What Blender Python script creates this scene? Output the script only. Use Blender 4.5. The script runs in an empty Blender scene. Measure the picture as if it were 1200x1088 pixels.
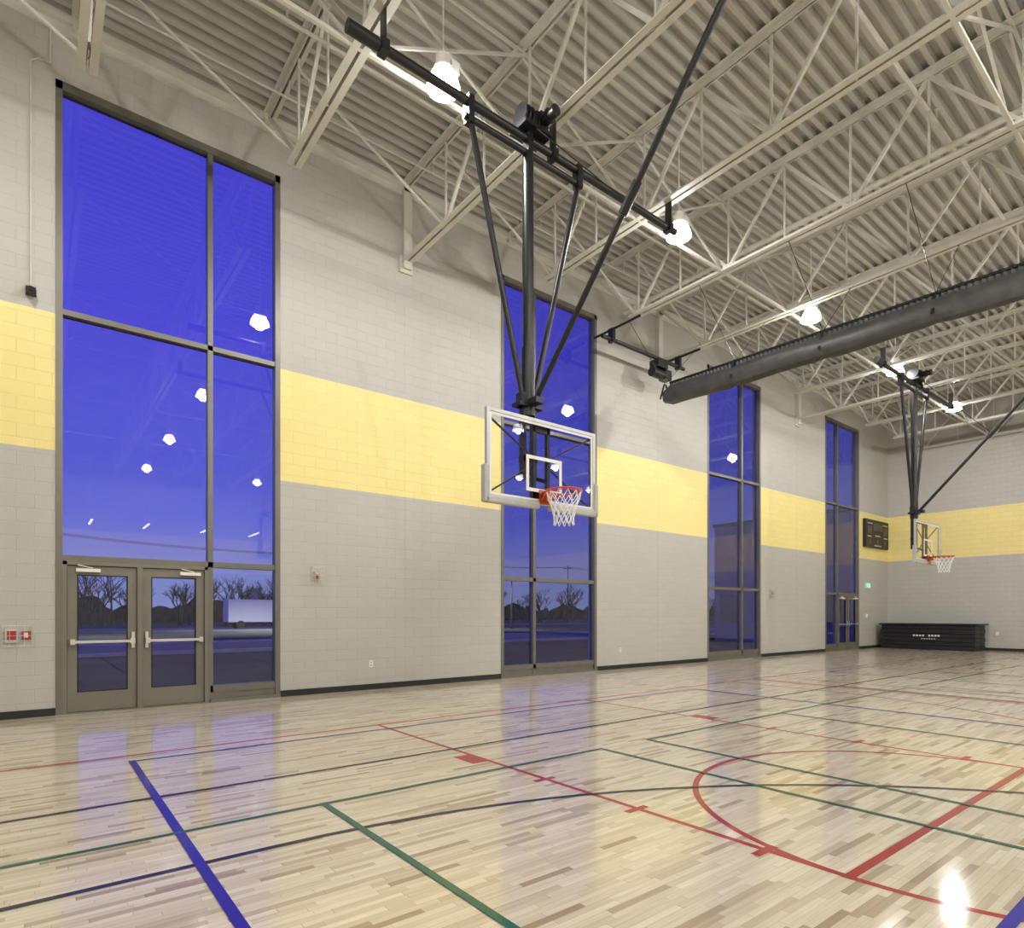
import bpy, math, random
from mathutils import Vector, Matrix
random.seed(7)
scene = bpy.context.scene
try:
    scene.view_settings.view_transform = 'Standard'
    scene.view_settings.look = 'None'
except Exception as e:
    print(e)

# ---------------------------------------------------------------- helpers
def P(Y, W, z):            # W = distance toward the window wall, Y = along it
    return Vector((-W, Y, z))

class MB:
    def __init__(s):
        s.v = []; s.f = []; s.m = []; s.cur = 0
    def add(s, vs, fs):
        b = len(s.v)
        s.v += [Vector(p) for p in vs]
        for f in fs:
            s.f.append([i + b for i in f]); s.m.append(s.cur)
    def box(s, x0, x1, y0, y1, z0, z1):
        if x0 > x1: x0, x1 = x1, x0
        if y0 > y1: y0, y1 = y1, y0
        if z0 > z1: z0, z1 = z1, z0
        s.add([(x0,y0,z0),(x1,y0,z0),(x1,y1,z0),(x0,y1,z0),(x0,y0,z1),(x1,y0,z1),(x1,y1,z1),(x0,y1,z1)],
              [(0,3,2,1),(4,5,6,7),(0,1,5,4),(1,2,6,5),(2,3,7,6),(3,0,4,7)])
    def wbox(s, Y0, Y1, W0, W1, z0, z1):
        s.box(-W0, -W1, Y0, Y1, z0, z1)
    def beam(s, p, q, w, h, up=(0,0,1)):
        p = Vector(p); q = Vector(q); d = (q-p).normalized(); up = Vector(up)
        if abs(d.dot(up)) > .98: up = Vector((1,0,0))
        r = d.cross(up).normalized(); u = r.cross(d).normalized()
        r = r*w/2; u = u*h/2
        vs = [p-r-u, p+r-u, p+r+u, p-r+u, q-r-u, q+r-u, q+r+u, q-r+u]
        s.add(vs, [(0,1,2,3),(7,6,5,4),(0,4,5,1),(1,5,6,2),(2,6,7,3),(3,7,4,0)])
    def tube(s, p, q, r, n=12, r2=None):
        p = Vector(p); q = Vector(q); d = (q-p).normalized()
        up = Vector((0,0,1)) if abs(d.z) < .95 else Vector((1,0,0))
        a = d.cross(up).normalized(); b = a.cross(d).normalized()
        if r2 is None: r2 = r
        vs = []
        for (c, rr) in ((p, r), (q, r2)):
            for i in range(n):
                t = 2*math.pi*i/n
                vs.append(c + a*math.cos(t)*rr + b*math.sin(t)*rr)
        fs = [(i, (i+1) % n, n+(i+1) % n, n+i) for i in range(n)]
        fs.append(tuple(range(n-1, -1, -1))); fs.append(tuple(range(n, 2*n)))
        s.add(vs, fs)
    def lathe(s, prof, c, n=24):
        c = Vector(c); vs = []; fs = []
        for (r, z) in prof:
            for i in range(n):
                t = 2*math.pi*i/n
                vs.append(c + Vector((r*math.cos(t), r*math.sin(t), z)))
        for k in range(len(prof)-1):
            for i in range(n):
                j = (i+1) % n
                fs.append((k*n+i, k*n+j, (k+1)*n+j, (k+1)*n+i))
        s.add(vs, fs)
    def torus(s, c, R, r, n=32, k=8):
        c = Vector(c); vs = []; fs = []
        for i in range(n):
            t = 2*math.pi*i/n
            for j in range(k):
                p = 2*math.pi*j/k
                vs.append(c + Vector(((R+r*math.cos(p))*math.cos(t), (R+r*math.cos(p))*math.sin(t), r*math.sin(p))))
        for i in range(n):
            for j in range(k):
                a = (i+1) % n; b = (j+1) % k
                fs.append((i*k+j, a*k+j, a*k+b, i*k+b))
        s.add(vs, fs)
    def obj(s, name, mats, loc=(0,0,0), parent=None, smooth=False, bevel=0):
        loc = Vector(loc)
        me = bpy.data.meshes.new(name)
        me.from_pydata([tuple(p-loc) for p in s.v], [], s.f)
        if not isinstance(mats, (list, tuple)): mats = [mats]
        for m in mats: me.materials.append(m)
        for i, p in enumerate(me.polygons):
            p.material_index = s.m[i]
            p.use_smooth = smooth
        me.update()
        o = bpy.data.objects.new(name, me)
        scene.collection.objects.link(o)
        if parent is not None:
            o.parent = parent
        else:
            o.location = loc
        if smooth:
            try:
                me.set_sharp_from_angle(angle=math.radians(40))
            except Exception: pass
        if bevel:
            b = o.modifiers.new('bevel', 'BEVEL'); b.width = bevel; b.segments = 2; b.limit_method = 'ANGLE'
        return o

def empty(name, loc):
    e = bpy.data.objects.new(name, None); e.empty_display_size = .3
    e.location = loc
    scene.collection.objects.link(e)
    return e

# ---------------------------------------------------------------- materials
def nodes(name):
    m = bpy.data.materials.new(name); m.use_nodes = True
    nt = m.node_tree
    return m, nt, nt.nodes['Principled BSDF']

def mat(name, col, rough=.5, metal=0., var=.08, scale=6., bump=0., emit=None, es=0., spec=.5):
    m, nt, b = nodes(name)
    tc = nt.nodes.new('ShaderNodeTexCoord')
    n = nt.nodes.new('ShaderNodeTexNoise'); n.inputs['Scale'].default_value = scale
    n.inputs['Detail'].default_value = 4
    nt.links.new(tc.outputs['Object'], n.inputs['Vector'])
    r = nt.nodes.new('ShaderNodeValToRGB')
    r.color_ramp.elements[0].position = .3; r.color_ramp.elements[1].position = .7
    r.color_ramp.elements[0].color = tuple(c*(1-var) for c in col) + (1,)
    r.color_ramp.elements[1].color = tuple(min(1, c*(1+var)) for c in col) + (1,)
    nt.links.new(n.outputs['Fac'], r.inputs['Fac'])
    nt.links.new(r.outputs['Color'], b.inputs['Base Color'])
    b.inputs['Roughness'].default_value = rough
    b.inputs['Metallic'].default_value = metal
    b.inputs['Specular IOR Level'].default_value = spec
    if bump:
        bp = nt.nodes.new('ShaderNodeBump'); bp.inputs['Strength'].default_value = bump
        bp.inputs['Distance'].default_value = .02
        nt.links.new(n.outputs['Fac'], bp.inputs['Height']); nt.links.new(bp.outputs['Normal'], b.inputs['Normal'])
    if emit:
        b.inputs['Emission Color'].default_value = tuple(emit) + (1,)
        b.inputs['Emission Strength'].default_value = es
    return m

def glass_mat(name, tint=(.93,.95,.97), ior=1.5):
    m = bpy.data.materials.new(name); m.use_nodes = True
    nt = m.node_tree; nt.nodes.clear()
    out = nt.nodes.new('ShaderNodeOutputMaterial')
    mx = nt.nodes.new('ShaderNodeMixShader')
    tr = nt.nodes.new('ShaderNodeBsdfTransparent'); tr.inputs['Color'].default_value = tint + (1,)
    gl = nt.nodes.new('ShaderNodeBsdfGlossy'); gl.inputs['Roughness'].default_value = .0
    gl.inputs['Color'].default_value = (1,1,1,1)
    fr = nt.nodes.new('ShaderNodeFresnel'); fr.inputs['IOR'].default_value = ior
    nt.links.new(fr.outputs['Fac'], mx.inputs['Fac'])
    nt.links.new(tr.outputs['BSDF'], mx.inputs[1]); nt.links.new(gl.outputs['BSDF'], mx.inputs[2])
    nt.links.new(mx.outputs['Shader'], out.inputs['Surface'])
    return m

STR0, STR1 = 3.85, 5.84
def block_wall_mat(name, axis):
    m, nt, b = nodes(name)
    N = nt.nodes.new; L = nt.links.new
    tc = N('ShaderNodeTexCoord'); sp = N('ShaderNodeSeparateXYZ'); L(tc.outputs['Object'], sp.inputs['Vector'])
    cb = N('ShaderNodeCombineXYZ')
    L(sp.outputs[axis], cb.inputs['X']); L(sp.outputs['Z'], cb.inputs['Y'])
    br = N('ShaderNodeTexBrick')
    br.inputs['Scale'].default_value = 1; br.inputs['Brick Width'].default_value = .4064
    br.inputs['Row Height'].default_value = .1985; br.inputs['Mortar Size'].default_value = .006
    br.inputs['Mortar Smooth'].default_value = .3; br.inputs['Bias'].default_value = 0
    br.inputs['Color1'].default_value = (.975,.975,.975,1); br.inputs['Color2'].default_value = (1.025,1.025,1.025,1)
    br.inputs['Mortar'].default_value = (.86,.86,.86,1)
    L(cb.outputs['Vector'], br.inputs['Vector'])
    g = N('ShaderNodeMath'); g.operation = 'GREATER_THAN'; g.inputs[1].default_value = STR0; L(sp.outputs['Z'], g.inputs[0])
    l = N('ShaderNodeMath'); l.operation = 'LESS_THAN'; l.inputs[1].default_value = STR1; L(sp.outputs['Z'], l.inputs[0])
    mu = N('ShaderNodeMath'); mu.operation = 'MULTIPLY'; L(g.outputs[0], mu.inputs[0]); L(l.outputs[0], mu.inputs[1])
    mx = N('ShaderNodeMix'); mx.data_type = 'RGBA'
    mx.inputs['A'].default_value = (.485,.47,.435,1); mx.inputs['B'].default_value = (.86,.725,.30,1)
    L(mu.outputs[0], mx.inputs['Factor'])
    m2 = N('ShaderNodeMix'); m2.data_type = 'RGBA'; m2.blend_type = 'MULTIPLY'; m2.inputs['Factor'].default_value = .75
    L(mx.outputs['Result'], m2.inputs['A']); L(br.outputs['Color'], m2.inputs['B'])
    L(m2.outputs['Result'], b.inputs['Base Color'])
    no = N('ShaderNodeTexNoise'); no.inputs['Scale'].default_value = 60; no.inputs['Detail'].default_value = 3
    L(tc.outputs['Object'], no.inputs['Vector'])
    ad = N('ShaderNodeMath'); ad.operation = 'MULTIPLY_ADD'; ad.inputs[1].default_value = -1.1
    L(br.outputs['Fac'], ad.inputs[0]); L(no.outputs['Fac'], ad.inputs[2])
    bp = N('ShaderNodeBump'); bp.inputs['Strength'].default_value = .5; bp.inputs['Distance'].default_value = .008
    L(ad.outputs[0], bp.inputs['Height']); L(bp.outputs['Normal'], b.inputs['Normal'])
    b.inputs['Roughness'].default_value = .55
    return m

def floor_mat():
    m, nt, b = nodes('maple_floor')
    N = nt.nodes.new; L = nt.links.new
    tc = N('ShaderNodeTexCoord'); sp = N('ShaderNodeSeparateXYZ'); L(tc.outputs['Object'], sp.inputs['Vector'])
    def M(op, a, bb=None, c=None):
        n = N('ShaderNodeMath'); n.operation = op
        for i, x in enumerate((a, bb, c)):
            if x is None: continue
            if isinstance(x, (int, float)): n.inputs[i].default_value = x
            else: L(x, n.inputs[i])
        return n.outputs[0]
    row_f = M('DIVIDE', sp.outputs['X'], .045)
    row = M('FLOOR', row_f)
    wn = N('ShaderNodeTexWhiteNoise'); wn.noise_dimensions = '1D'; L(row, wn.inputs['W'])
    yo = M('MULTIPLY_ADD', wn.outputs['Value'], 9.0, sp.outputs['Y'])
    ln = M('MULTIPLY_ADD', wn.outputs['Value'], .35, .28)
    col_f = M('DIVIDE', yo, ln); col = M('FLOOR', col_f)
    cb = N('ShaderNodeCombineXYZ'); L(row, cb.inputs['X']); L(col, cb.inputs['Y'])
    w2 = N('ShaderNodeTexWhiteNoise'); w2.noise_dimensions = '2D'; L(cb.outputs['Vector'], w2.inputs['Vector'])
    ramp = N('ShaderNodeValToRGB'); cr = ramp.color_ramp
    cr.elements[0].position = 0; cr.elements[0].color = (.34,.25,.15,1)
    cr.elements[1].position = 1; cr.elements[1].color = (.72,.65,.50,1)
    for pos, c in ((.07,(.47,.38,.25,1)),(.2,(.58,.495,.35,1)),(.6,(.65,.57,.42,1))):
        e = cr.elements.new(pos); e.color = c
    L(w2.outputs['Value'], ramp.inputs['Fac'])
    mp = N('ShaderNodeMapping'); mp.inputs['Scale'].default_value = (60, 3, 1); L(tc.outputs['Object'], mp.inputs['Vector'])
    gr = N('ShaderNodeTexNoise'); gr.inputs['Scale'].default_value = 1; gr.inputs['Detail'].default_value = 5
    L(mp.outputs['Vector'], gr.inputs['Vector'])
    gv = M('MULTIPLY_ADD', gr.outputs['Fac'], .45, .77)
    fx = M('FRACT', row_f); fy = M('FRACT', col_f)
    sx = M('LESS_THAN', fx, .05); sy = M('LESS_THAN', fy, .01); s = M('MAXIMUM', sx, sy)
    sm = M('MULTIPLY_ADD', s, -.3, 1.0)
    tot = M('MULTIPLY', gv, sm)
    mx = N('ShaderNodeMix'); mx.data_type = 'RGBA'; mx.blend_type = 'MULTIPLY'; mx.inputs['Factor'].default_value = 1
    L(ramp.outputs['Color'], mx.inputs['A'])
    cc = N('ShaderNodeCombineColor'); [L(tot, cc.inputs[i]) for i in range(3)]
    L(cc.outputs['Color'], mx.inputs['B'])
    L(mx.outputs['Result'], b.inputs['Base Color'])
    b.inputs['Roughness'].default_value = .45
    b.inputs['Specular IOR Level'].default_value = .3
    b.inputs['Coat Weight'].default_value = .9
    b.inputs['Coat IOR'].default_value = 1.5
    b.inputs['Coat Roughness'].default_value = .10
    nz = N('ShaderNodeTexNoise'); nz.inputs['Scale'].default_value = 5; L(tc.outputs['Object'], nz.inputs['Vector'])
    bp = N('ShaderNodeBump'); bp.inputs['Strength'].default_value = .05; bp.inputs['Distance'].default_value = .01
    L(nz.outputs['Fac'], bp.inputs['Height']); L(bp.outputs['Normal'], b.inputs['Coat Normal'])
    return m

M_left = block_wall_mat('painted_block_left', 'Y')
M_far = block_wall_mat('painted_block_far', 'X')
M_floor = floor_mat()
M_deck = mat('deck_paint', (.475,.468,.435), .5, .0, .05, 2)
M_steel = mat('joist_paint', (.60,.59,.535), .45, .0, .05, 3)
M_frame = mat('bronze_aluminium', (.175,.165,.14), .4, .3, .06, 4)
M_doorp = mat('door_paint', (.195,.185,.15), .4, .2, .05, 4)
M_black = mat('black_powdercoat', (.012,.012,.014), .38, .1, .2, 8)
M_rubber = mat('black_rubber', (.014,.014,.014), .6, 0, .2, 8)
M_glass = glass_mat('window_glass', (.92,.94,.98), 1.8)
M_bbglass = glass_mat('backboard_glass', (.97,.98,.98), 1.35)
M_chrome = mat('brushed_steel', (.75,.75,.73), .3, .9, .05, 20)
M_white = mat('white_paint', (.80,.79,.76), .5, 0, .04, 10)
M_bframe = mat('backboard_frame', (.50,.51,.51), .35, .3, .04, 10)
M_grey = mat('grey_pad', (.46,.46,.45), .6, 0, .05, 10)
M_red = mat('red_plastic', (.42,.03,.03), .4, 0, .1, 10)
M_orange = mat('rim_orange', (.58,.075,.025), .35, .1, .1, 10)
M_net = mat('net_cord', (.85,.85,.83), .8, 0, .05, 20)
M_curtain = mat('curtain_vinyl', (.05,.048,.046), .5, 0, .3, 5, .3)
M_mat = mat('gym_mat_vinyl', (.009,.009,.011), .45, 0, .2, 5)
M_lens = mat('lamp_reflector', (.9,.9,.9), .3, 0, .02, 5, 0, (1,.99,.96), 16)
M_strip = mat('strip_diffuser', (.9,.9,.9), .3, 0, .02, 5, 0, (.95,.98,1), 9)
M_lred = mat('line_red', (.36,.025,.018), .5, 0, .12, 3)
M_lgreen = mat('line_green', (.010,.115,.068), .5, 0, .12, 3)
M_lblue = mat('line_blue', (.020,.016,.30), .5, 0, .12, 3)
M_lblack = mat('line_black', (.015,.015,.022), .5, 0, .12, 3)
for mm in (M_lred, M_lgreen, M_lblue, M_lblack):
    bb = mm.node_tree.nodes['Principled BSDF']; bb.inputs['Coat Weight'].default_value = .65; bb.inputs['Coat Roughness'].default_value = .10
    bb.inputs['Specular IOR Level'].default_value = .2

# ---------------------------------------------------------------- room shell
D = 11.0; WR = -16.0; Y0, Y1 = -4.5, 30.4; ZT = 10.3; ZW = 9.25
wins = [(.24,3.43,2.30,'L'), (8.36,11.49,9.38,None), (16.42,19.54,18.42,None), (24.31,27.38,25.42,'R')]

b = MB(); b.wbox(Y0, Y1, D, WR, -.14, 0); b.obj('floor', M_floor)
b = MB(); yy = Y0-.3
for (a, c, m_, d_) in wins:
    b.wbox(yy, a, D, D+.3, 0, ZT+.2); b.wbox(a, c, D, D+.3, ZW, ZT+.2); yy = c
b.wbox(yy, Y1+.3, D, D+.3, 0, ZT+.2)
b.obj('wall_left', M_left)
b = MB(); b.wbox(Y1, Y1+.3, D, WR, 0, ZT+.2); b.obj('wall_far', M_far)
b = MB(); b.wbox(Y0-.3, Y0, D, WR, 0, ZT+.2); b.obj('wall_near', M_far)
b = MB(); b.wbox(Y0-.3, Y1+.3, WR, WR-.3, 0, ZT+.2); b.obj('wall_right', M_left)

# corrugated deck: ribs run along Y
b = MB(); pitch = .21; z0 = 10.2; dz = .10
xs = []; x = -D
while x < 16.0:
    xs += [(x, z0), (x+.075, z0), (x+.10, z0+dz), (x+.185, z0+dz)]; x += pitch
xs = [(min(q[0], 16.0), q[1]) for q in xs]
vs = []; fs = []
for i, (x, z) in enumerate(xs): vs += [(x, Y0, z), (x, Y1, z)]
for i in range(len(xs)-1): fs.append((2*i, 2*i+1, 2*i+3, 2*i+2))
b.add(vs, fs)
b.box(-D-.3, 16.3, Y0-.3, Y1+.3, ZT+.2, ZT+.35)
b.obj('ceiling', M_deck)

# baseboards
b = MB(); yy = Y0
for (a, c, m_, d_) in wins:
    b.wbox(yy, a, D-.018, D, 0, .11); yy = c
b.wbox(yy, Y1, D-.018, D, 0, .11); b.obj('baseboard_left', M_rubber)
b = MB(); b.wbox(Y1-.018, Y1, D, WR, 0, .11); b.obj('baseboard_far', M_rubber)
b = MB(); b.wbox(Y0, Y1, WR+.018, WR, 0, .11); b.obj('baseboard_right', M_rubber)
b = MB(); b.wbox(Y0, Y1, D-.1, D, 10.08, 10.2); b.wbox(Y0, Y1, D-.03, D, 9.95, 10.2); b.obj('trim_1', M_steel)
b = MB()
for yc in (5.92, 13.99, 22.06): b.wbox(yc-.006, yc+.006, D-.002, D, .11, 8.38)
b.obj('trim_2', M_left)

# ---------------------------------------------------------------- windows
def window(idx, a, c, mu, door):
    b = MB(); fo = .085; w0, w1 = D+.0, D+.16
    b.wbox(a, a+fo, w0-.01, w1, 0, ZW); b.wbox(c-fo, c, w0-.01, w1, 0, ZW)
    b.wbox(a, c, w0-.01, w1, ZW-.12, ZW)
    b.wbox(mu-.04, mu+.04, w0+.01, w1, 0, ZW)
    b.wbox(a, c, w0+.01, w1, 5.86, 5.94)
    b.wbox(a, c, w0+.01, w1, 2.25, 2.34)
    bays = [(a, mu), (mu, c)]
    for k, (p, q) in enumerate(bays):
        isd = (door == 'L' and k == 0) or (door == 'R' and k == 1)
        b.cur = 0
        if not isd:
            b.wbox(p, q, w0+.01, w1, .17, .28); b.wbox(p, q, w0+.03, w1, 0, .17)
            b.wbox(p, q, w0-.03, w1, 0, .06)
        b.cur = 1
        wg = D+.09
        for (zz0, zz1) in ((.28, 2.25), (2.34, 5.86), (5.94, ZW-.12)):
            if isd and zz0 < 1: continue
            b.add([P(p, wg, zz0), P(q, wg, zz0), P(q, wg, zz1), P(p, wg, zz1)], [(0,1,2,3)])
    b.cur = 0
    b.obj('window_%d' % idx, [M_frame, M_glass])
    if door:
        p, q = (a+fo, mu-.04) if door == 'L' else (mu+.04, c-fo)
        d = MB(); zt = 2.25; jw = .05
        wa, wb = D+.03, D+.10
        d.cur = 0
        d.wbox(p, p+jw, D-.01, D+.15, 0, zt); d.wbox(q-jw, q, D-.01, D+.15, 0, zt); d.wbox(p, q, D-.01, D+.15, zt-.05, zt)
        mid = (p+q)/2
        d.wbox(mid-.035, mid+.035, D-.015, D+.12, 0, zt)
        d.wbox(p, q, D-.02, D+.15, 0, .02)
        for (l, r, hs) in ((p+jw+.006, mid-.041, 1), (mid+.041, q-jw-.006, -1)):
            st = .115
            d.cur = 0
            d.wbox(l, l+st, wa, wb, .025, 2.19); d.wbox(r-st, r, wa, wb, .025, 2.19)
            d.wbox(l+st, r-st, wa, wb, 2.06, 2.19); d.wbox(l+st, r-st, wa, wb, .025, .31)
            d.cur = 3
            for (u0, u1, v0, v1) in ((l+st, l+st+.015, .31, 2.06), (r-st-.015, r-st, .31, 2.06), (l+st, r-st, .31, .325), (l+st, r-st, 2.045, 2.06),
                                     (l-.006, l, .02, 2.2), (r, r+.006, .02, 2.2), (l, r, 2.19, 2.2)):
                d.wbox(u0, u1, wa-.003, wb, v0, v1)
            d.cur = 1
            d.add([P(l+st, D+.065, .31), P(r-st, D+.065, .31), P(r-st, D+.065, 2.06), P(l+st, D+.065, 2.06)], [(0,1,2,3)])
            d.cur = 2
            d.wbox(l+.04, r-.04, D-.06, D-.02, 1.04, 1.08)
            d.wbox(l+.03, l+.09, D-.07, wa, 1.02, 1.10); d.wbox(r-.09, r-.03, D-.07, wa, 1.02, 1.10)
            hx = r-.05 if hs > 0 else l+.05
            d.wbox(hx-.02, hx+.02, D-.01, wa, .95, 1.20)
            cx = l+.10 if hs > 0 else r-.36
            d.cur = 4
            d.wbox(cx, cx+.30, D-.05, wa, 2.10, 2.15)
            d.beam(P(cx+.2, D-.03, 2.16), P(cx+.02, D-.04, 2.2), .025, .012)
        d.obj('door_%d' % (1 if door == 'L' else 2), [M_doorp, M_glass, M_chrome, M_rubber, M_white])
for i, w in enumerate(wins): window(i+1, *w)

# ---------------------------------------------------------------- roof joists
ZB = 8.60; ZC = 10.12
bn = [9.45-2.386*i for i in range(11)]
JY = [3.23+2.69*i for i in range(-2, 11)]
JY = [y for y in JY if Y0 < y < Y1-.1]
def angle_pair(b, Y, w0, w1, z, sgn, leg=.085, t=.012, gap=.04):
    for s in (-1, 1):
        y0 = Y+s*gap/2
        b.wbox(y0, y0+s*leg, w0, w1, z-t/2, z+t/2)
        b.wbox(y0, y0+s*t, w0, w1, z, z+sgn*leg)
for k, Y in enumerate(JY):
    b = MB()
    pil = any(abs(Y-c) < .3 for c in (5.92, 13.99, 22.06))
    angle_pair(b, Y, D-.02 if pil else bn[0]+.25, WR+.02 if pil else bn[-1]-.25, ZB, 1, .095)
    angle_pair(b, Y, D-.02, WR+.02, 10.19, -1, .095)
    top = [D-.1] + [(bn[i]+bn[i+1])/2 for i in range(10)] + [WR+.1]
    for i in range(11):
        for tw in (top[i], top[i+1]):
            p = P(Y, bn[i], ZB+.03); q = P(Y, tw, ZC)
            b.beam(p, q, .055, .055)
    for i in range(11):
        b.beam(P(Y, bn[i], ZB), P(Y, bn[i], ZC), .035, .035)
    for i in range(10):
        wm = (bn[i]+bn[i+1])/2
        b.beam(P(Y, wm, ZB), P(Y, wm, ZC), .03, .03)
    for i in range(11):
        b.wbox(Y-.008, Y+.008, bn[i]-.14, bn[i]+.14, ZB+.0, ZB+.15)
    b.wbox(Y-.10, Y+.10, D-.12, D-.001, 10.0, 10.19)
    b.obj('roof_joist', M_steel, loc=(0, Y, 0))
for yc in (5.92, 13.99, 22.06):
    b = MB(); b.wbox(yc-.09, yc+.09, D-.12, D-.001, 8.45, 10.05); b.wbox(yc-.14, yc+.14, D-.05, D-.001, 8.38, 8.72)
    b.obj('joist_column_bracket', M_steel, loc=(-D, yc, 9))
b = MB(); ya, yb = Y0+.03, Y1-.03
for ri, w in enumerate([bn[1], bn[3], bn[5], bn[7], bn[9]]):
    w += .12
    b.beam(P(ya, w, ZB+.02), P(yb, w, ZB+.02), .05, .05)
    b.beam(P(ya, w, ZC-.03), P(yb, w, ZC-.03), .04, .04)
    for i in range(len(JY)-1):
        b.beam(P(JY[i], w, ZB+.05), P(JY[i+1], w, ZC-.05), .035, .035)
        b.beam(P(JY[i], w+.04, ZC-.05), P(JY[i+1], w+.04, ZB+.05), .035, .035)
for i in range(len(JY)-1):
    b.beam(P(JY[i], 9.55, ZC-.05), P(JY[i+1], 9.55, ZB+.05), .035, .035)
b.obj('joist_bridging', M_steel)
b = MB()
for w, z, r in ((9.9, 9.8, .018), (8.35, 9.55, .028), (3.5, 9.6, .03), (-1.5, 9.6, .03), (-7, 9.6, .03)):
    b.tube(P(ya, w, z), P(yb, w, z), r, 8)
    y = Y0+1.2
    while y < Y1-1 and w < 9:
        b.tube(P(y, w, z), P(y, w, z+.2), .012, 6); b.tube(P(y, w, z+.2), P(y, w, z+.22), .03, 6); y += 3.0
    for Y in JY: b.tube(P(Y, w, z), P(Y, w, 10.15), .008, 5)
b.tube(P(12.1, D-.4, 9.35), P(12.1, WR+.4, 9.35), .055, 12)
b.tube(P(12.1, 8.35, 9.35), P(12.1, 8.35, 9.55), .03, 8)
b.obj('sprinkler_pipes', M_steel, smooth=True)

# ---------------------------------------------------------------- lights
def high_bay(Y, W, z=8.57):
    e = empty('high_bay_light', P(Y, W, z)); L = P(Y, W, z)
    b = MB()
    b.lathe([(.0,.36),(.07,.36),(.10,.33),(.10,.20),(.13,.18),(.13,.15),(.0,.15)], L, 20)
    b.tube(L+Vector((0,0,.36)), Vector((L.x, L.y, 10.19)), .012, 6)
    b.wbox(Y+.10, Y+.22, W-.06, W+.06, z+.18, z+.33)
    b.obj('housing', M_white, loc=L, parent=e, smooth=True)
    b = MB()
    b.lathe([(.12,.15),(.16,.09),(.20,.0),(.225,-.09),(.22,-.09),(.195,.0),(.155,.085),(.115,.14)], L, 32)
    b.obj('reflector', M_lens, loc=L, parent=e, smooth=True)
    ld = bpy.data.lights.new('lamp', 'POINT'); ld.energy = 325; ld.color = (1, .982, .95); ld.shadow_soft_size = .115
    lo = bpy.data.objects.new('lamp', ld); lo.location = (0, 0, -.10); lo.parent = e
    scene.collection.objects.link(lo)
for W in (6.9, .65, -5.6, -11.86):
    for k in range(6):
        high_bay(4.28+5.12*(k-1), W)
# linear pendants along the right-hand side of the hall (seen mirrored in the glazing)
for (Y, W, z, ln) in ((2.2, -14.6, 6.1, 2.2), (4.6, -14.6, 6.1, 2.2), (7.4, -14.6, 6.1, 2.2), (10.0, -14.6, 6.1, 2.2), (12.6, -14.6, 6.1, 2.2)):
    e = empty('linear_pendant_light', P(Y, W, z)); L = P(Y, W, z)
    b = MB(); b.wbox(Y-.06, Y+.06, W-ln/2, W+ln/2, z, z+.06)
    for s in (-1, 1): b.tube(P(Y, W+s*ln*.4, z+.06), P(Y, W+s*ln*.4, 8.55 if False else 10.15), .006, 5)
    b.obj('housing', M_white, loc=L, parent=e)
    b = MB(); b.wbox(Y-.05, Y+.05, W-ln/2+.03, W+ln/2-.03, z-.03, z); b.obj('diffuser', M_strip, loc=L, parent=e)

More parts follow.
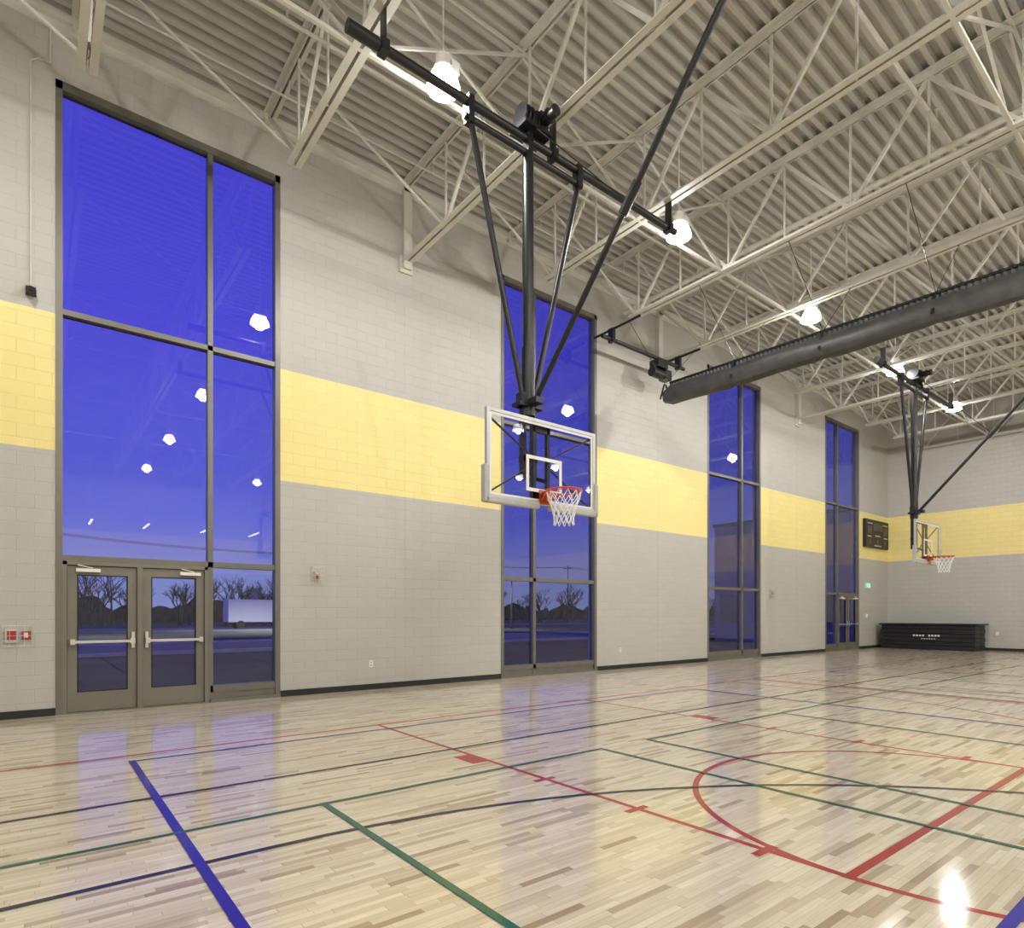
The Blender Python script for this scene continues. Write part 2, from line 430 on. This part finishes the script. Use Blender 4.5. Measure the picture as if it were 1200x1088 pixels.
# ---------------------------------------------------------------- basketball hoops
def hoop(Yc):
    Wb = 6.2; Wm = 6.54; zp = 8.15
    e = empty('basketball_hoop', P(Yc, Wb, 0)); L = P(Yc, Wb, 0)
    ya, yb = Yc-2.65, Yc+3.35
    b = MB()
    b.tube(P(ya, Wm, zp), P(yb, Wm, zp), .055, 14)
    b.tube(P(ya-.02, Wm, zp), P(ya+.35, Wm, zp), .075, 14)
    for cy in (Yc-2.22, Yc+.47, Yc+3.16):
        b.wbox(cy-.05, cy+.05, Wm-.075, Wm+.075, zp-.07, zp+.07)
        b.wbox(cy-.012, cy+.012, Wm-.06, Wm+.06, zp, 8.59)
    zh = 7.95
    b.tube(P(Yc-1.08, Wm, zh), P(Yc+1.05, Wm, zh), .045, 12)
    for cy in (Yc-1.0, Yc, Yc+.97):
        b.wbox(cy-.045, cy+.045, Wm-.065, Wm+.065, zh-.08, zp+.07)
    b.tube(P(Yc, Wm, zh), P(Yc, Wm, 4.30), .08, 20)
    b.tube(P(Yc, Wm, 5.2), P(Yc, Wm, 4.25), .10, 20)
    for s in (-1, 1):
        b.tube(P(Yc+s*.98, Wm, zh), P(Yc+s*.10, Wm, 4.5), .04, 10)
        b.wbox(Yc+s*.02, Yc+s*.17, Wm-.06, Wm+.06, 4.36, 4.55)
    b.wbox(Yc-.22, Yc+.22, Wm-.09, Wm+.09, 4.36, 4.41)
    q = P(Yc+.0, 2.95, 8.25); p = P(Yc+.03, Wm-.1, 4.42)
    b.tube(p, q, .038, 10)
    mid = p.lerp(q, .5); dd = (q-p).normalized()
    b.tube(mid-dd*.18, mid+dd*.18, .058, 10)
    b.wbox(Yc-.07, Yc+.07, Wm-.26, Wm, 4.38, 4.46)
    b.tube(P(Yc-2.3, 2.95, 8.3), P(Yc+.6, 2.95, 8.3), .05, 10)
    for cy in (Yc-2.22, Yc+.47): b.wbox(cy-.05, cy+.05, 2.86, 3.04, 8.25, 8.59)
    for s in (-1, 1):
        b.wbox(Yc+s*.07, Yc+s*.12, Wm-.05, Wm+.05, 3.35, 4.38)
        b.wbox(Yc+s*.10, Yc+s*.15, Wb+.05, Wb+.10, 3.02, 4.12)
        b.beam(P(Yc+s*.10, Wm, 4.15), P(Yc+s*.13, Wb+.08, 4.05), .05, .05)
        b.beam(P(Yc+s*.10, Wm, 3.40), P(Yc+s*.13, Wb+.08, 3.30), .05, .05)
        b.beam(P(Yc+s*.13, Wb+.08, 3.6), P(Yc+s*.92, Wb+.05, 4.02), .02, .02)
        b.beam(P(Yc+s*.13, Wb+.08, 3.5), P(Yc+s*.92, Wb+.05, 3.02), .02, .02)
    b.wbox(Yc-.16, Yc+.16, Wb+.05, Wb+.10, 3.05, 3.13); b.wbox(Yc-.16, Yc+.16, Wb+.05, Wb+.10, 3.95, 4.03)
    b.wbox(Yc-.13, Yc+.13, Wm-.05, Wm+.05, 3.6, 3.68)
    b.obj('support_frame', M_black, loc=L, parent=e, smooth=True)
    b = MB(); o = -.14
    b.wbox(Yc+o-.05, Yc+o+.44, Wm-.18, Wm+.18, 8.22, 8.27)
    b.tube(P(Yc+o, Wm-.02, 8.42), P(Yc+o+.24, Wm-.02, 8.42), .10, 18)
    for yy_ in (-.02, .05, .12, .22): b.tube(P(Yc+o+yy_, Wm-.02, 8.42), P(Yc+o+yy_+.015, Wm-.02, 8.42), .145, 20)
    b.wbox(Yc+o+.26, Yc+o+.40, Wm-.14, Wm+.12, 8.27, 8.54)
    b.tube(P(Yc+o+.33, Wm-.12, 8.42), P(Yc+o+.33, Wm-.38, 8.42), .08, 16)
    b.tube(P(Yc+o+.33, Wm-.24, 8.42), P(Yc+o+.33, Wm-.26, 8.42), .10, 16)
    b.wbox(Yc+o+.27, Yc+o+.37, Wm+.12, Wm+.26, 8.30, 8.46)
    b.tube(P(Yc, Wm-.05, 8.35), P(Yc+.05, 4.75, 6.32), .008, 5)
    b.obj('winch', M_black, loc=L, parent=e, smooth=True)
    hw = .975; zb, zt = 2.95, 4.10
    b = MB(); b.cur = 0
    for (a, c, d, f_) in ((-hw, -hw+.045, zb, zt), (hw-.045, hw, zb, zt), (-hw+.045, hw-.045, zb, zb+.05), (-hw+.045, hw-.045, zt-.045, zt)):
        b.wbox(Yc+a, Yc+c, Wb-.022, Wb+.03, d, f_)
    b.cur = 1
    b.add([P(Yc-hw, Wb, zb), P(Yc+hw, Wb, zb), P(Yc+hw, Wb, zt), P(Yc-hw, Wb, zt)], [(0,1,2,3)])
    b.cur = 2
    i0, i1 = 3.12, 3.60
    for (a, c, d, f_) in ((-.32, -.275, i0, i1), (.275, .32, i0, i1), (-.275, .275, i0, i0+.045), (-.275, .275, i1-.045, i1),
                          (-hw+.045, -hw+.08, zb+.05, zt-.045), (hw-.08, hw-.045, zb+.05, zt-.045), (-hw+.08, hw-.08, zt-.08, zt-.045), (-hw+.08, hw-.08, zb+.05, zb+.075)):
        b.wbox(Yc+a, Yc+c, Wb-.012, Wb-.004, d, f_)
    b.obj('backboard', [M_bframe, M_bbglass, M_white], loc=L, parent=e)
    b = MB()
    b.wbox(Yc-hw-.03, Yc-.10, Wb-.045, Wb+.05, zb-.06, zb+.02)
    b.wbox(Yc+.10, Yc+hw+.03, Wb-.045, Wb+.05, zb-.06, zb+.02)
    for s in (-1, 1):
        b.wbox(Yc+s*(hw-.03), Yc+s*(hw+.05), Wb-.045, Wb+.05, zb-.06, zb+.42)
    b.obj('edge_padding', M_grey, loc=L, parent=e, bevel=.02)
    zr = 3.09; Wr = Wb-.16-.235; c = P(Yc, Wr, zr)
    b = MB()
    b.torus(c, .235, .011, 40, 8); b.torus(c-Vector((0,0,.022)), .238, .007, 40, 6)
    b.wbox(Yc-.10, Yc+.10, Wb-.03, Wb-.012, zr-.13, zr+.06)
    b.wbox(Yc-.09, Yc+.09, Wb-.19, Wb-.03, zr-.012, zr+.012)
    b.wbox(Yc-.06, Yc+.06, Wb-.12, Wb-.03, zr-.10, zr-.01)
    for s in (-1, 1):
        b.beam(P(Yc+s*.08, Wb-.03, zr-.09), P(Yc+s*.17, Wr+.16, zr-.01), .015, .015)
        b.beam(P(Yc+s*.09, Wb-.03, zr), P(Yc+s*.20, Wr+.12, zr), .02, .015)
    b.obj('rim', M_orange, loc=L, parent=e, smooth=True)
    b = MB(); n = 12
    lev = [(.232, -.02), (.205, -.11), (.17, -.20), (.145, -.29), (.13, -.37), (.135, -.45)]
    for k in range(len(lev)-1):
        for i in range(n):
            off0 = .5*(k % 2)
            def pt(r, z, t):
                a = 2*math.pi*t/n; return c+Vector((r*math.cos(a), r*math.sin(a), z))
            p = pt(lev[k][0], lev[k][1], i+off0)
            for dlt in (-.5, .5):
                q = pt(lev[k+1][0], lev[k+1][1], i+off0+dlt)
                b.tube(p, q, .0062, 5)
            b.tube(p-Vector((0,0,.008)), p+Vector((0,0,.008)), .011, 5)
    b.obj('net', M_net, loc=L, parent=e)
hoop(5.45); hoop(20.0)

# ---------------------------------------------------------------- divider curtain
e = empty('divider_curtain', P(12.7, -2, 7)); L = P(12.7, -2, 7)
def zc(w): return 6.88+(w-2.6)*.022
PZ = .33
b = MB(); n = 20; vs = []; fs = []; ws = [9.75-.22*i for i in range(108)]
prof = [random.uniform(-.03, .03) for _ in range(n)]
for k, w in enumerate(ws):
    sag = .03*math.sin(k*.55)
    tie = (k % 9 == 0)
    for i in range(n):
        t = 2*math.pi*i/n
        r = 1+prof[i]*3+.05*math.sin(3*t+w*.7)
        if tie: r *= .9
        if k == 0: r *= .7
        vs.append(P(12.7+.19*r*math.cos(t), w, zc(w)+sag*.5+.24*r*math.sin(t)))
for k in range(len(ws)-1):
    for i in range(n):
        j = (i+1) % n
        fs.append((k*n+i, k*n+j, (k+1)*n+j, (k+1)*n+i))
fs.append(tuple(range(n))); fs.append(tuple(range((len(ws)-1)*n, len(ws)*n)))
b.add(vs, fs)
vs = []; fs = []
for k in range(470):
    w = 9.6-.049*k; o = .025*(1 if k % 2 else -1)
    vs += [P(12.7+o, w, zc(w)+.12), P(12.7+o*.5, w, zc(w)+PZ)]
for k in range(469): fs.append((2*k, 2*k+2, 2*k+3, 2*k+1))
b.add(vs, fs)
b.obj('rolled_fabric', M_curtain, loc=L, parent=e, smooth=True)
b = MB()
for i in range(16):
    w0, w1 = 9.6-i*1.44, 9.6-(i+1)*1.44
    b.tube(P(12.7, w0, zc(w0)+PZ), P(12.7, w1, zc(w1)+PZ), .03, 8)
for k in range(0, 108, 9):
    w = ws[k]
    for s in (-1, 1): b.beam(P(12.7+s*.195, w, zc(w)-.1), P(12.7+s*.03, w, zc(w)+PZ), .05, .008)
    b.tube(P(12.7, w, zc(w)+PZ), P(11.3, w, 8.59), .007, 5)
    b.tube(P(12.7, w, zc(w)+PZ), P(13.99, w, 8.59), .007, 5)
b.obj('batten_and_cables', M_black, loc=L, parent=e, smooth=True)
b = MB(); Wp = 10.3
b.tube(P(10.95, Wp, 8.32), P(14.25, Wp, 8.32), .05, 12)
for cy in (11.3, 13.99): b.wbox(cy-.05, cy+.05, Wp-.08, Wp+.08, 8.25, 8.59)
b.wbox(12.95, 13.35, Wp-.15, Wp+.15, 8.05, 8.25); b.tube(P(12.85, Wp, 7.92), P(13.3, Wp, 7.92), .13, 16); b.wbox(13.3, 13.55, Wp-.12, Wp+.12, 7.8, 8.05)
b.tube(P(13.1, Wp, 7.9), P(12.7, 9.5, 7.35), .008, 5)
b.tube(P(11.3, 10.9, 8.57), P(11.3, 9.4, 8.57), .03, 8); b.tube(P(13.99, 10.9, 8.57), P(13.99, 9.6, 8.57), .03, 8)
b.obj('curtain_winch', M_black, loc=L, parent=e, smooth=True)

# ---------------------------------------------------------------- court markings
def lines(name, m, z, fn):
    b = MB(); cnt = [0]
    def nz():
        cnt[0] += 1; return z + cnt[0]*.00003
    def seg(ya, wa, yb, wb, w=.05):
        z = nz()
        d = Vector((-wb+wa, yb-ya)); d.normalize(); nx = Vector((-d.y, d.x))*w/2
        pa = Vector((-wa, ya)); pb = Vector((-wb, yb)); pa = pa-d*w/2; pb = pb+d*w/2
        b.add([(pa.x+nx.x, pa.y+nx.y, z), (pa.x-nx.x, pa.y-nx.y, z), (pb.x-nx.x, pb.y-nx.y, z), (pb.x+nx.x, pb.y+nx.y, z)], [(0,1,2,3)])
    def arc(yc, wc, R, a0, a1, w=.05):
        z = nz()
        n = max(12, int(abs(a1-a0)/3)); vs = []; fs = []
        for i in range(n+1):
            t = math.radians(a0+(a1-a0)*i/n)
            for r in (R-w/2, R+w/2):
                vs.append(P(yc+r*math.cos(t), wc+r*math.sin(t), z))
        for i in range(n): fs.append((2*i, 2*i+1, 2*i+3, 2*i+2))
        b.add(vs, fs)
    fn(seg, arc); b.obj(name, m)
CW = -2.48
def f_red(seg, arc):
    for yc in (5.5, 20.05):
        for s in (1, -1):
            W_ = lambda w: w if s == 1 else 2*CW-w
            seg(yc-7.2, W_(7.4), yc+7.2, W_(7.4))
            for ly in (-1.92, 1.92): seg(yc+ly, W_(1.49), yc+ly, W_(7.4))
            seg(yc-1.92, W_(1.49), yc+1.92, W_(1.49), .06)
            arc(yc, W_(1.49), 1.92, 0, 360)
            for sd in (-1, 1):
                yb = yc+sd*(1.92+.10)
                seg(yb, W_(5.0), yb, W_(5.16), .2)
                for w in (4.05, 3.0, 1.98): seg(yb-.07*sd-.07, W_(w), yb-.07*sd+.1, W_(w), .06)
            if s == 1: arc(yc, 5.8, 6.41, 180, 360)
            else: arc(yc, 2*CW-5.8, 6.41, 0, 180)
            for sd in (-1, 1): seg(yc+sd*6.41, W_(5.8), yc+sd*6.41, W_(7.4))
        for sd in (-1, 1): seg(yc+sd*7.2, 7.4, yc+sd*7.2, 2*CW-7.4)
        seg(yc-7.2, CW, yc+7.2, CW); arc(yc, CW, 1.9, 0, 360)
lines('court_lines_red', M_lred, .0010, f_red)
def f_blk(seg, arc):
    seg(-.4, 5.575, 26.3, 5.575, .045); seg(-.4, 2*CW-5.575, 26.3, 2*CW-5.575)
    seg(-3.5, 5.575, -.4, 5.575, .045)
    seg(-.4, 5.575, -.4, 2*CW-5.575); seg(26.3, 5.575, 26.3, 2*CW-5.575); seg(12.95, 5.575, 12.95, 2*CW-5.575)
    arc(1.2, CW, 6.41, -90, 90, .045); seg(-.4, CW+6.41, 1.2, CW+6.41, .045); seg(-.4, CW-6.41, 1.2, CW-6.41)
    arc(24.7, CW, 6.41, 90, 270); seg(26.3, CW+6.41, 24.7, CW+6.41); seg(26.3, CW-6.41, 24.7, CW-6.41)
    arc(12.95, CW, 1.9, 0, 360)
lines('court_lines_black', M_lblack, .0038, f_blk)
def f_blu(seg, arc):
    for ya in (.766, 15.9):
        yb = ya+9.4
        seg(ya, 7.08, yb, 7.08, .035); seg(ya, 7.08, ya, 2*CW-7.08, .06); seg(yb, 7.08, yb, 2*CW-7.08, .06)
        seg(ya, 2*CW-7.08, yb, 2*CW-7.08, .05)
        for w in (.79, CW, 2*CW-.79): seg(ya, w, yb, w, .06)
lines('court_lines_blue', M_lblue, .0046, f_blu)
def f_grn(seg, arc):
    wl = 4.58
    for (ya, yb, ym) in ((-3.2, 4.86, 1.76), (5.64, 13.6, 8.7), (14.3, 22.3, 18.3)):
        seg(ya, wl, yb, wl, .04); seg(ya, 2*CW-wl, yb, 2*CW-wl, .04)
        for y in (ya, yb): seg(y, wl, y, 2*CW-wl, .045)
        seg(ym, wl, ym, 2*CW-wl, .05)
lines('court_lines_green', M_lgreen, .0054, f_grn)

# ---------------------------------------------------------------- wall fittings
def fitting(name, Y, z, parts):
    b = MB()
    mats = []
    for (y0, y1, z0, z1, d0, d1, m) in parts:
        if m not in mats: mats.append(m)
        b.cur = mats.index(m)
        b.wbox(Y+y0, Y+y1, D-d1, D-d0, z+z0, z+z1)
    return b.obj(name, mats, loc=P(Y, D, z), bevel=.003)
def cage(w, h, d, n=5):
    out = []
    for i in range(n):
        y = -w+2*w*i/(n-1); out.append((y-.003, y+.003, -h, h, d-.006, d, M_chrome))
    for i in range(n):
        z = -h+2*h*i/(n-1); out.append((-w, w, z-.003, z+.003, d-.006, d, M_chrome))
    for s in (-1, 1):
        out.append((s*w-.003, s*w+.003, -h, h, 0, .01, M_chrome))
        out.append((s*w-.003, s*w+.003, -h-.003, -h+.003, 0, d, M_chrome)); out.append((s*w-.003, s*w+.003, h-.003, h+.003, 0, d, M_chrome))
    return out
fitting('fire_alarm_pull_station', -.19, 1.17, [(-.13,.01,-.10,.10,0,.05,M_chrome),(-.11,-.01,-.06,.07,.05,.065,M_red),(.05,.15,-.06,.06,0,.04,M_red),(.07,.12,-.03,.04,.04,.05,M_white)]+cage(.16,.14,.11))
fitting('fire_alarm_horn', 4.08, 2.18, [(-.05,.05,-.08,.08,0,.06,M_grey),(-.03,.03,-.06,.0,.06,.08,M_red),(-.03,.03,.02,.06,.06,.075,M_chrome)]+cage(.10,.15,.12))
fitting('wall_outlet', 5.17, .50, [(-.04,.04,-.065,.065,0,.008,M_white),(-.02,.02,.01,.045,.008,.011,M_grey),(-.02,.02,-.045,-.01,.008,.011,M_grey)])
fitting('wall_outlet', 12.4, .50, [(-.04,.04,-.065,.065,0,.008,M_white),(-.02,.02,.01,.045,.008,.011,M_grey),(-.02,.02,-.045,-.01,.008,.011,M_grey)])
fitting('fire_alarm_strobe', 20.2, 2.2, [(-.08,.08,-.12,.12,0,.06,M_grey),(-.04,.04,-.05,.05,.06,.08,M_red)]+cage(.11,.15,.12))
M_exit = mat('exit_green', (.05,.5,.2), .4, 0, .05, 5, 0, (.1,1,.4), 1.5)
fitting('exit_sign', 28.2, 2.70, [(-.2,.2,-.12,.12,0,.06,M_white),(-.15,-.09,-.06,.06,.06,.064,M_exit),(-.07,-.01,-.06,.06,.06,.064,M_exit),(.01,.05,-.06,.06,.06,.064,M_exit),(.07,.15,-.06,.06,.06,.064,M_exit)])
fitting('thermostat', 28.1, 1.4, [(-.06,.06,-.09,.09,0,.04,M_white),(-.03,.03,0,.05,.04,.045,M_exit)])
e = empty('security_camera', P(-.04, D, 6.05)); L = P(-.04, D, 6.05)
b = MB(); b.wbox(-.10, .02, D-.05, D-.002, 6.0, 6.12); b.tube(P(-.04, D-.05, 6.05), P(-.04, D-.13, 6.03), .06, 16); b.tube(P(-.04, D-.13, 6.03), P(-.04, D-.2, 6.0), .06, 16, .02)
b.obj('camera_dome', M_black, loc=L, parent=e, smooth=True)
b = MB(); wq = D-.016
b.tube(P(-.04, wq, 6.1), P(-.04, wq, 9.35), .012, 8); b.tube(P(-.04, wq, 9.35), P(.05, wq, 9.43), .012, 8); b.tube(P(.05, wq, 9.43), P(.18, wq, 9.43), .012, 8); b.tube(P(.18, wq, 9.43), P(.18, wq, 9.93), .012, 8)
b.obj('conduit', M_steel, loc=L, parent=e, smooth=True)

# scoreboard on the window wall near the corner
e = empty('scoreboard', P(28.95, D, 4.95)); L = P(28.95, D, 4.95)
b = MB(); b.wbox(27.75, 30.15, D-.14, D-.001, 4.36, 5.56); b.obj('cabinet', M_mat, loc=L, parent=e, bevel=.02)
M_led = mat('scoreboard_legend', (.45,.45,.42), .5, 0, .05, 5)
M_ledr = mat('scoreboard_digits', (.20,.17,.15), .4, 0, .05, 5)
b = MB(); w = D-.15
def dig(y, z, s, ci):
    b.cur = ci
    for (a, c, d, f_) in ((0,.5,.95,1),(0,.5,.47,.53),(0,.5,0,.05),(0,.08,0,1),(.42,.5,0,1)):
        b.wbox(y+a*s, y+c*s, w, w+.01, z+d*s, z+f_*s)
for y in (28.55, 28.78, 29.03, 29.26): dig(y, 5.1, .3, 1)
for y in (27.95, 28.15, 29.6, 29.8): dig(y, 4.95, .3, 1)
for y in (28.1, 28.9, 29.7): dig(y, 4.5, .2, 1)
b.cur = 0
for (y0, y1, z) in ((27.9, 28.4, 5.36), (29.5, 30.0, 5.36), (28.7, 29.2, 4.85), (27.9, 28.3, 4.8), (29.6, 30.0, 4.8), (28.6, 29.3, 4.42)):
    b.wbox(y0, y1, w, w+.01, z, z+.05)
b.obj('digits', [M_led, M_ledr], loc=L, parent=e)

# stacked mats at far wall
e = empty('stacked_gym_mats', P(29.5, 9.05, 0)); L = P(29.5, 9.05, 0)
b = MB()
for k in range(6):
    z = k*.17; o = .03*(k % 2)
    for j in range(2):
        y0 = 28.95+j*.66+o
        b.wbox(y0, y0+.64, 7.35+o, 10.75-o, z, z+.165)
b.wbox(28.9, 30.3, 7.25, 10.8, 1.02, 1.08)
b.obj('mats', M_mat, loc=L, parent=e, bevel=.02)
b = MB()
for i in range(9):
    if i != 4: b.wbox(28.93, 28.945, 8.55+i*.11, 8.62+i*.11, .55, .62)
for i in range(6): b.wbox(28.93, 28.945, 8.7+i*.09, 8.75+i*.09, .44, .47)
b.obj('lettering', M_white, loc=L, parent=e)
b = MB(); b.wbox(Y1-.03, Y1-.001, 6.95, 7.05, .62, .76); b.obj('wall_outlet', M_white, loc=P(Y1, 7, .7))

# ---------------------------------------------------------------- exterior
M_grass = mat('dusk_grass', (.055,.06,.03), .95, 0, .5, .25, .2)
M_road = mat('asphalt', (.15,.155,.17), .9, 0, .15, 2)
M_kerb = mat('concrete_kerb', (.5,.5,.51), .9, 0, .1, 2)
M_bark = mat('bare_branches', (.06,.042,.034), .9, 0, .2, 3)
M_bush = mat('scrub', (.05,.04,.028), .95, 0, .4, 1)
M_ext = mat('wing_cladding', (.40,.38,.35), .8, 0, .05, 1)
b = MB(); b.box(-420, 30, -120, 480, -.4, -.15); b.obj('ground_exterior', M_grass)
b = MB(); b.wbox(-60, 300, 28, 37, -.149, -.13); b.wbox(-5, 40, 62, 69.9, -.149, -.13); b.wbox(-60, 300, 70, 80, -.149, -.13); b.obj('road', M_road)
b = MB(); b.wbox(-60, 300, 27.6, 28, -.149, -.02); b.wbox(-60, 300, 37, 37.4, -.149, -.02); b.wbox(-1, 12, D+.35, 14, -.149, -.09); b.obj('kerb', M_kerb)
rnd = random.Random(3)
b = MB()
def branch(p, d, ln, r, dep):
    q = p+d*ln
    b.tube(p, q, r, 4, r*.65)
    if dep == 0: return
    for k in range(3 if dep > 1 else 4):
        nd = (d+Vector((rnd.uniform(-.75,.75), rnd.uniform(-.75,.75), rnd.uniform(-.1,.45)))).normalized()
        branch(p.lerp(q, rnd.uniform(.5, 1)), nd, ln*rnd.uniform(.6,.8), r*.58, dep-1)
for i in range(90):
    if i < 50: Y = rnd.uniform(-6, 46); W = rnd.uniform(96, 112)
    else: Y = rnd.uniform(60, 185); W = rnd.uniform(90, 108)
    branch(P(Y, W, -.2), Vector((0,0,1)), rnd.uniform(2.0, 3.9), .17, 4)
b.obj('tree_line', M_bark)
b = MB(); n = 260; vs = []; fs = []
for i in range(n+1):
    Y = -40+i*1.2; h = 3.2+1.0*math.sin(i*.37)+.7*math.sin(i*1.3)+rnd.uniform(-.5,.9); w = 134+1.5*math.sin(i*.9)
    vs += [P(Y, w-2, -.2), P(Y, w, max(.8, h)), P(Y, w+3, -.2)]
for i in range(n):
    a = 3*i; fs += [(a, a+3, a+4, a+1), (a+1, a+4, a+5, a+2)]
b.add(vs, fs); b.obj('distant_scrub', M_bush)
b = MB(); b.wbox(33, 50, 12.5, 21.6, -.15, 6.8); b.cur = 1; b.wbox(32.95, 50.05, 12.4, 21.7, 6.8, 7.0)
for k in range(4):
    b.wbox(32.97, 33, 13.6+k*2.1, 14.9+k*2.1, 1.0, 2.6)
b.obj('building_wing', [M_ext, M_frame])
e = empty('box_truck', P(20, 72, -.12)); L = P(20, 72, -.12)
oy, ow = 3.0, 12.0
b = MB(); b.wbox(13.6+oy, 18.4+oy, 59+ow, 61.4+ow, .57, 3.1); b.wbox(18.55+oy, 20.2+oy, 59.1+ow, 61.3+ow, .42, 1.4); b.wbox(18.55+oy, 19.7+oy, 59.15+ow, 61.25+ow, 1.4, 2.2); b.obj('body', M_white, loc=L, parent=e, bevel=.06)
b = MB()
for y in (14.9+oy, 19.3+oy):
    b.tube(P(y, 59.0+ow, .315), P(y, 59.3+ow, .315), .44, 16); b.tube(P(y, 61.1+ow, .315), P(y, 61.4+ow, .315), .44, 16)
b.wbox(14+oy, 20+oy, 59.4+ow, 61+ow, .35, .6); b.wbox(18.7+oy, 19.5+oy, 59.1+ow, 59.14+ow, 1.45, 2.05); b.obj('chassis_and_wheels', M_rubber, loc=L, parent=e)
b = MB(); b.wbox(30, 36, 114, 118, -.15, 3.8)
b.add([P(29.8,113.8,3.8),P(36.2,113.8,3.8),P(36.2,118.2,3.8),P(29.8,118.2,3.8),P(29.8,116,5.2),P(36.2,116,5.2)], [(0,1,5,4),(2,3,4,5),(0,4,3),(1,2,5)])
b.wbox(32, 33.2, 113.95, 114, -.1, 2.2); b.obj('shed', M_ext)
def pole(Y, W, h, lamp, watts=0):
    b = MB(); b.tube(P(Y, W, -.12), P(Y, W, h), .12, 8, .07)
    if lamp:
        b.beam(P(Y, W, h), P(Y-1.3, W, h+.15), .08, .08); b.wbox(Y-1.9, Y-1.1, W-.15, W+.15, h+.05, h+.2)
        o = b.obj('street_lamp', M_bark, loc=P(Y, W, 0))
        if watts:
            ld = bpy.data.lights.new('added_street_fill', 'SPOT'); ld.energy = watts; ld.color = (.95,.97,1); ld.spot_size = math.radians(150); ld.spot_blend = .6; ld.shadow_soft_size = .15  # fill spot added to brighten the truck and the ground outside
            lo = bpy.data.objects.new('added_street_fill', ld); lo.parent = o; lo.location = (0, -1.5, h-.02); scene.collection.objects.link(lo)
    else:
        b.wbox(Y-.06, Y+.06, W-1.1, W+1.1, h-.6, h-.45); b.obj('utility_pole', M_bark, loc=P(Y, W, 0))
pole(5.5, 52, 5.2, True, 1500); pole(41, 52, 5.2, True, 1500); pole(20.5, 60, 7.2, True, 7000)  # last, strongest lamp is added beside the truck to brighten it
for Y in (40, 78, 116): pole(Y, 82, 10.5, False)
b = MB()
for dw in (-1, 0, 1):
    for (ya, yb) in ((40, 78), (78, 116), (2, 40), (116, 190)):
        pr = None
        for i in range(9):
            t = i/8; p = P(ya+(yb-ya)*t, 82+dw, 10.2-1.2*4*t*(1-t)*.6)
            if pr: b.tube(pr, p, .02, 4)
            pr = p
b.obj('power_lines', M_bark)

# ---------------------------------------------------------------- world
wd = bpy.data.worlds.new('dusk'); scene.world = wd; wd.use_nodes = True
nt = wd.node_tree; nt.nodes.clear(); N = nt.nodes.new; Lk = nt.links.new
out = N('ShaderNodeOutputWorld'); bg = N('ShaderNodeBackground'); Lk(bg.outputs[0], out.inputs[0])
tc = N('ShaderNodeTexCoord'); sp = N('ShaderNodeSeparateXYZ'); Lk(tc.outputs['Generated'], sp.inputs[0])
rp = N('ShaderNodeValToRGB'); cr = rp.color_ramp
cr.elements[0].position = 0; cr.elements[0].color = (.21,.26,.53,1)
cr.elements[1].position = 1; cr.elements[1].color = (.04,.035,.45,1)
for pos, c in ((.05,(.18,.22,.58,1)),(.14,(.095,.115,.67,1)),(.40,(.068,.062,.70,1))):
    x = cr.elements.new(pos); x.color = c
Lk(sp.outputs['Z'], rp.inputs['Fac'])
mr = N('ShaderNodeMapRange'); mr.inputs['From Min'].default_value = .2; mr.inputs['From Max'].default_value = .95
mr.inputs['To Min'].default_value = 1.; mr.inputs['To Max'].default_value = .45
Lk(sp.outputs['Y'], mr.inputs['Value']); Lk(rp.outputs['Color'], bg.inputs['Color']); Lk(mr.outputs['Result'], bg.inputs['Strength'])

# ---------------------------------------------------------------- camera
cd = bpy.data.cameras.new('camera'); cam = bpy.data.objects.new('camera', cd); scene.collection.objects.link(cam)
cd.sensor_width = 36; cd.sensor_fit = 'HORIZONTAL'; cd.lens = 709/1200*36; cd.shift_x = 0; cd.shift_y = 176/1200
cd.clip_end = 1000; cd.clip_start = .05
F = Vector((-.7849, .6196, 0)).normalized(); R = Vector((F.y, -F.x, 0)); U = Vector((0,0,1))
m = Matrix((R, U, -F)).transposed().to_4x4(); m.translation = Vector((0, 0, 1.472))
cam.matrix_world = m
scene.camera = cam
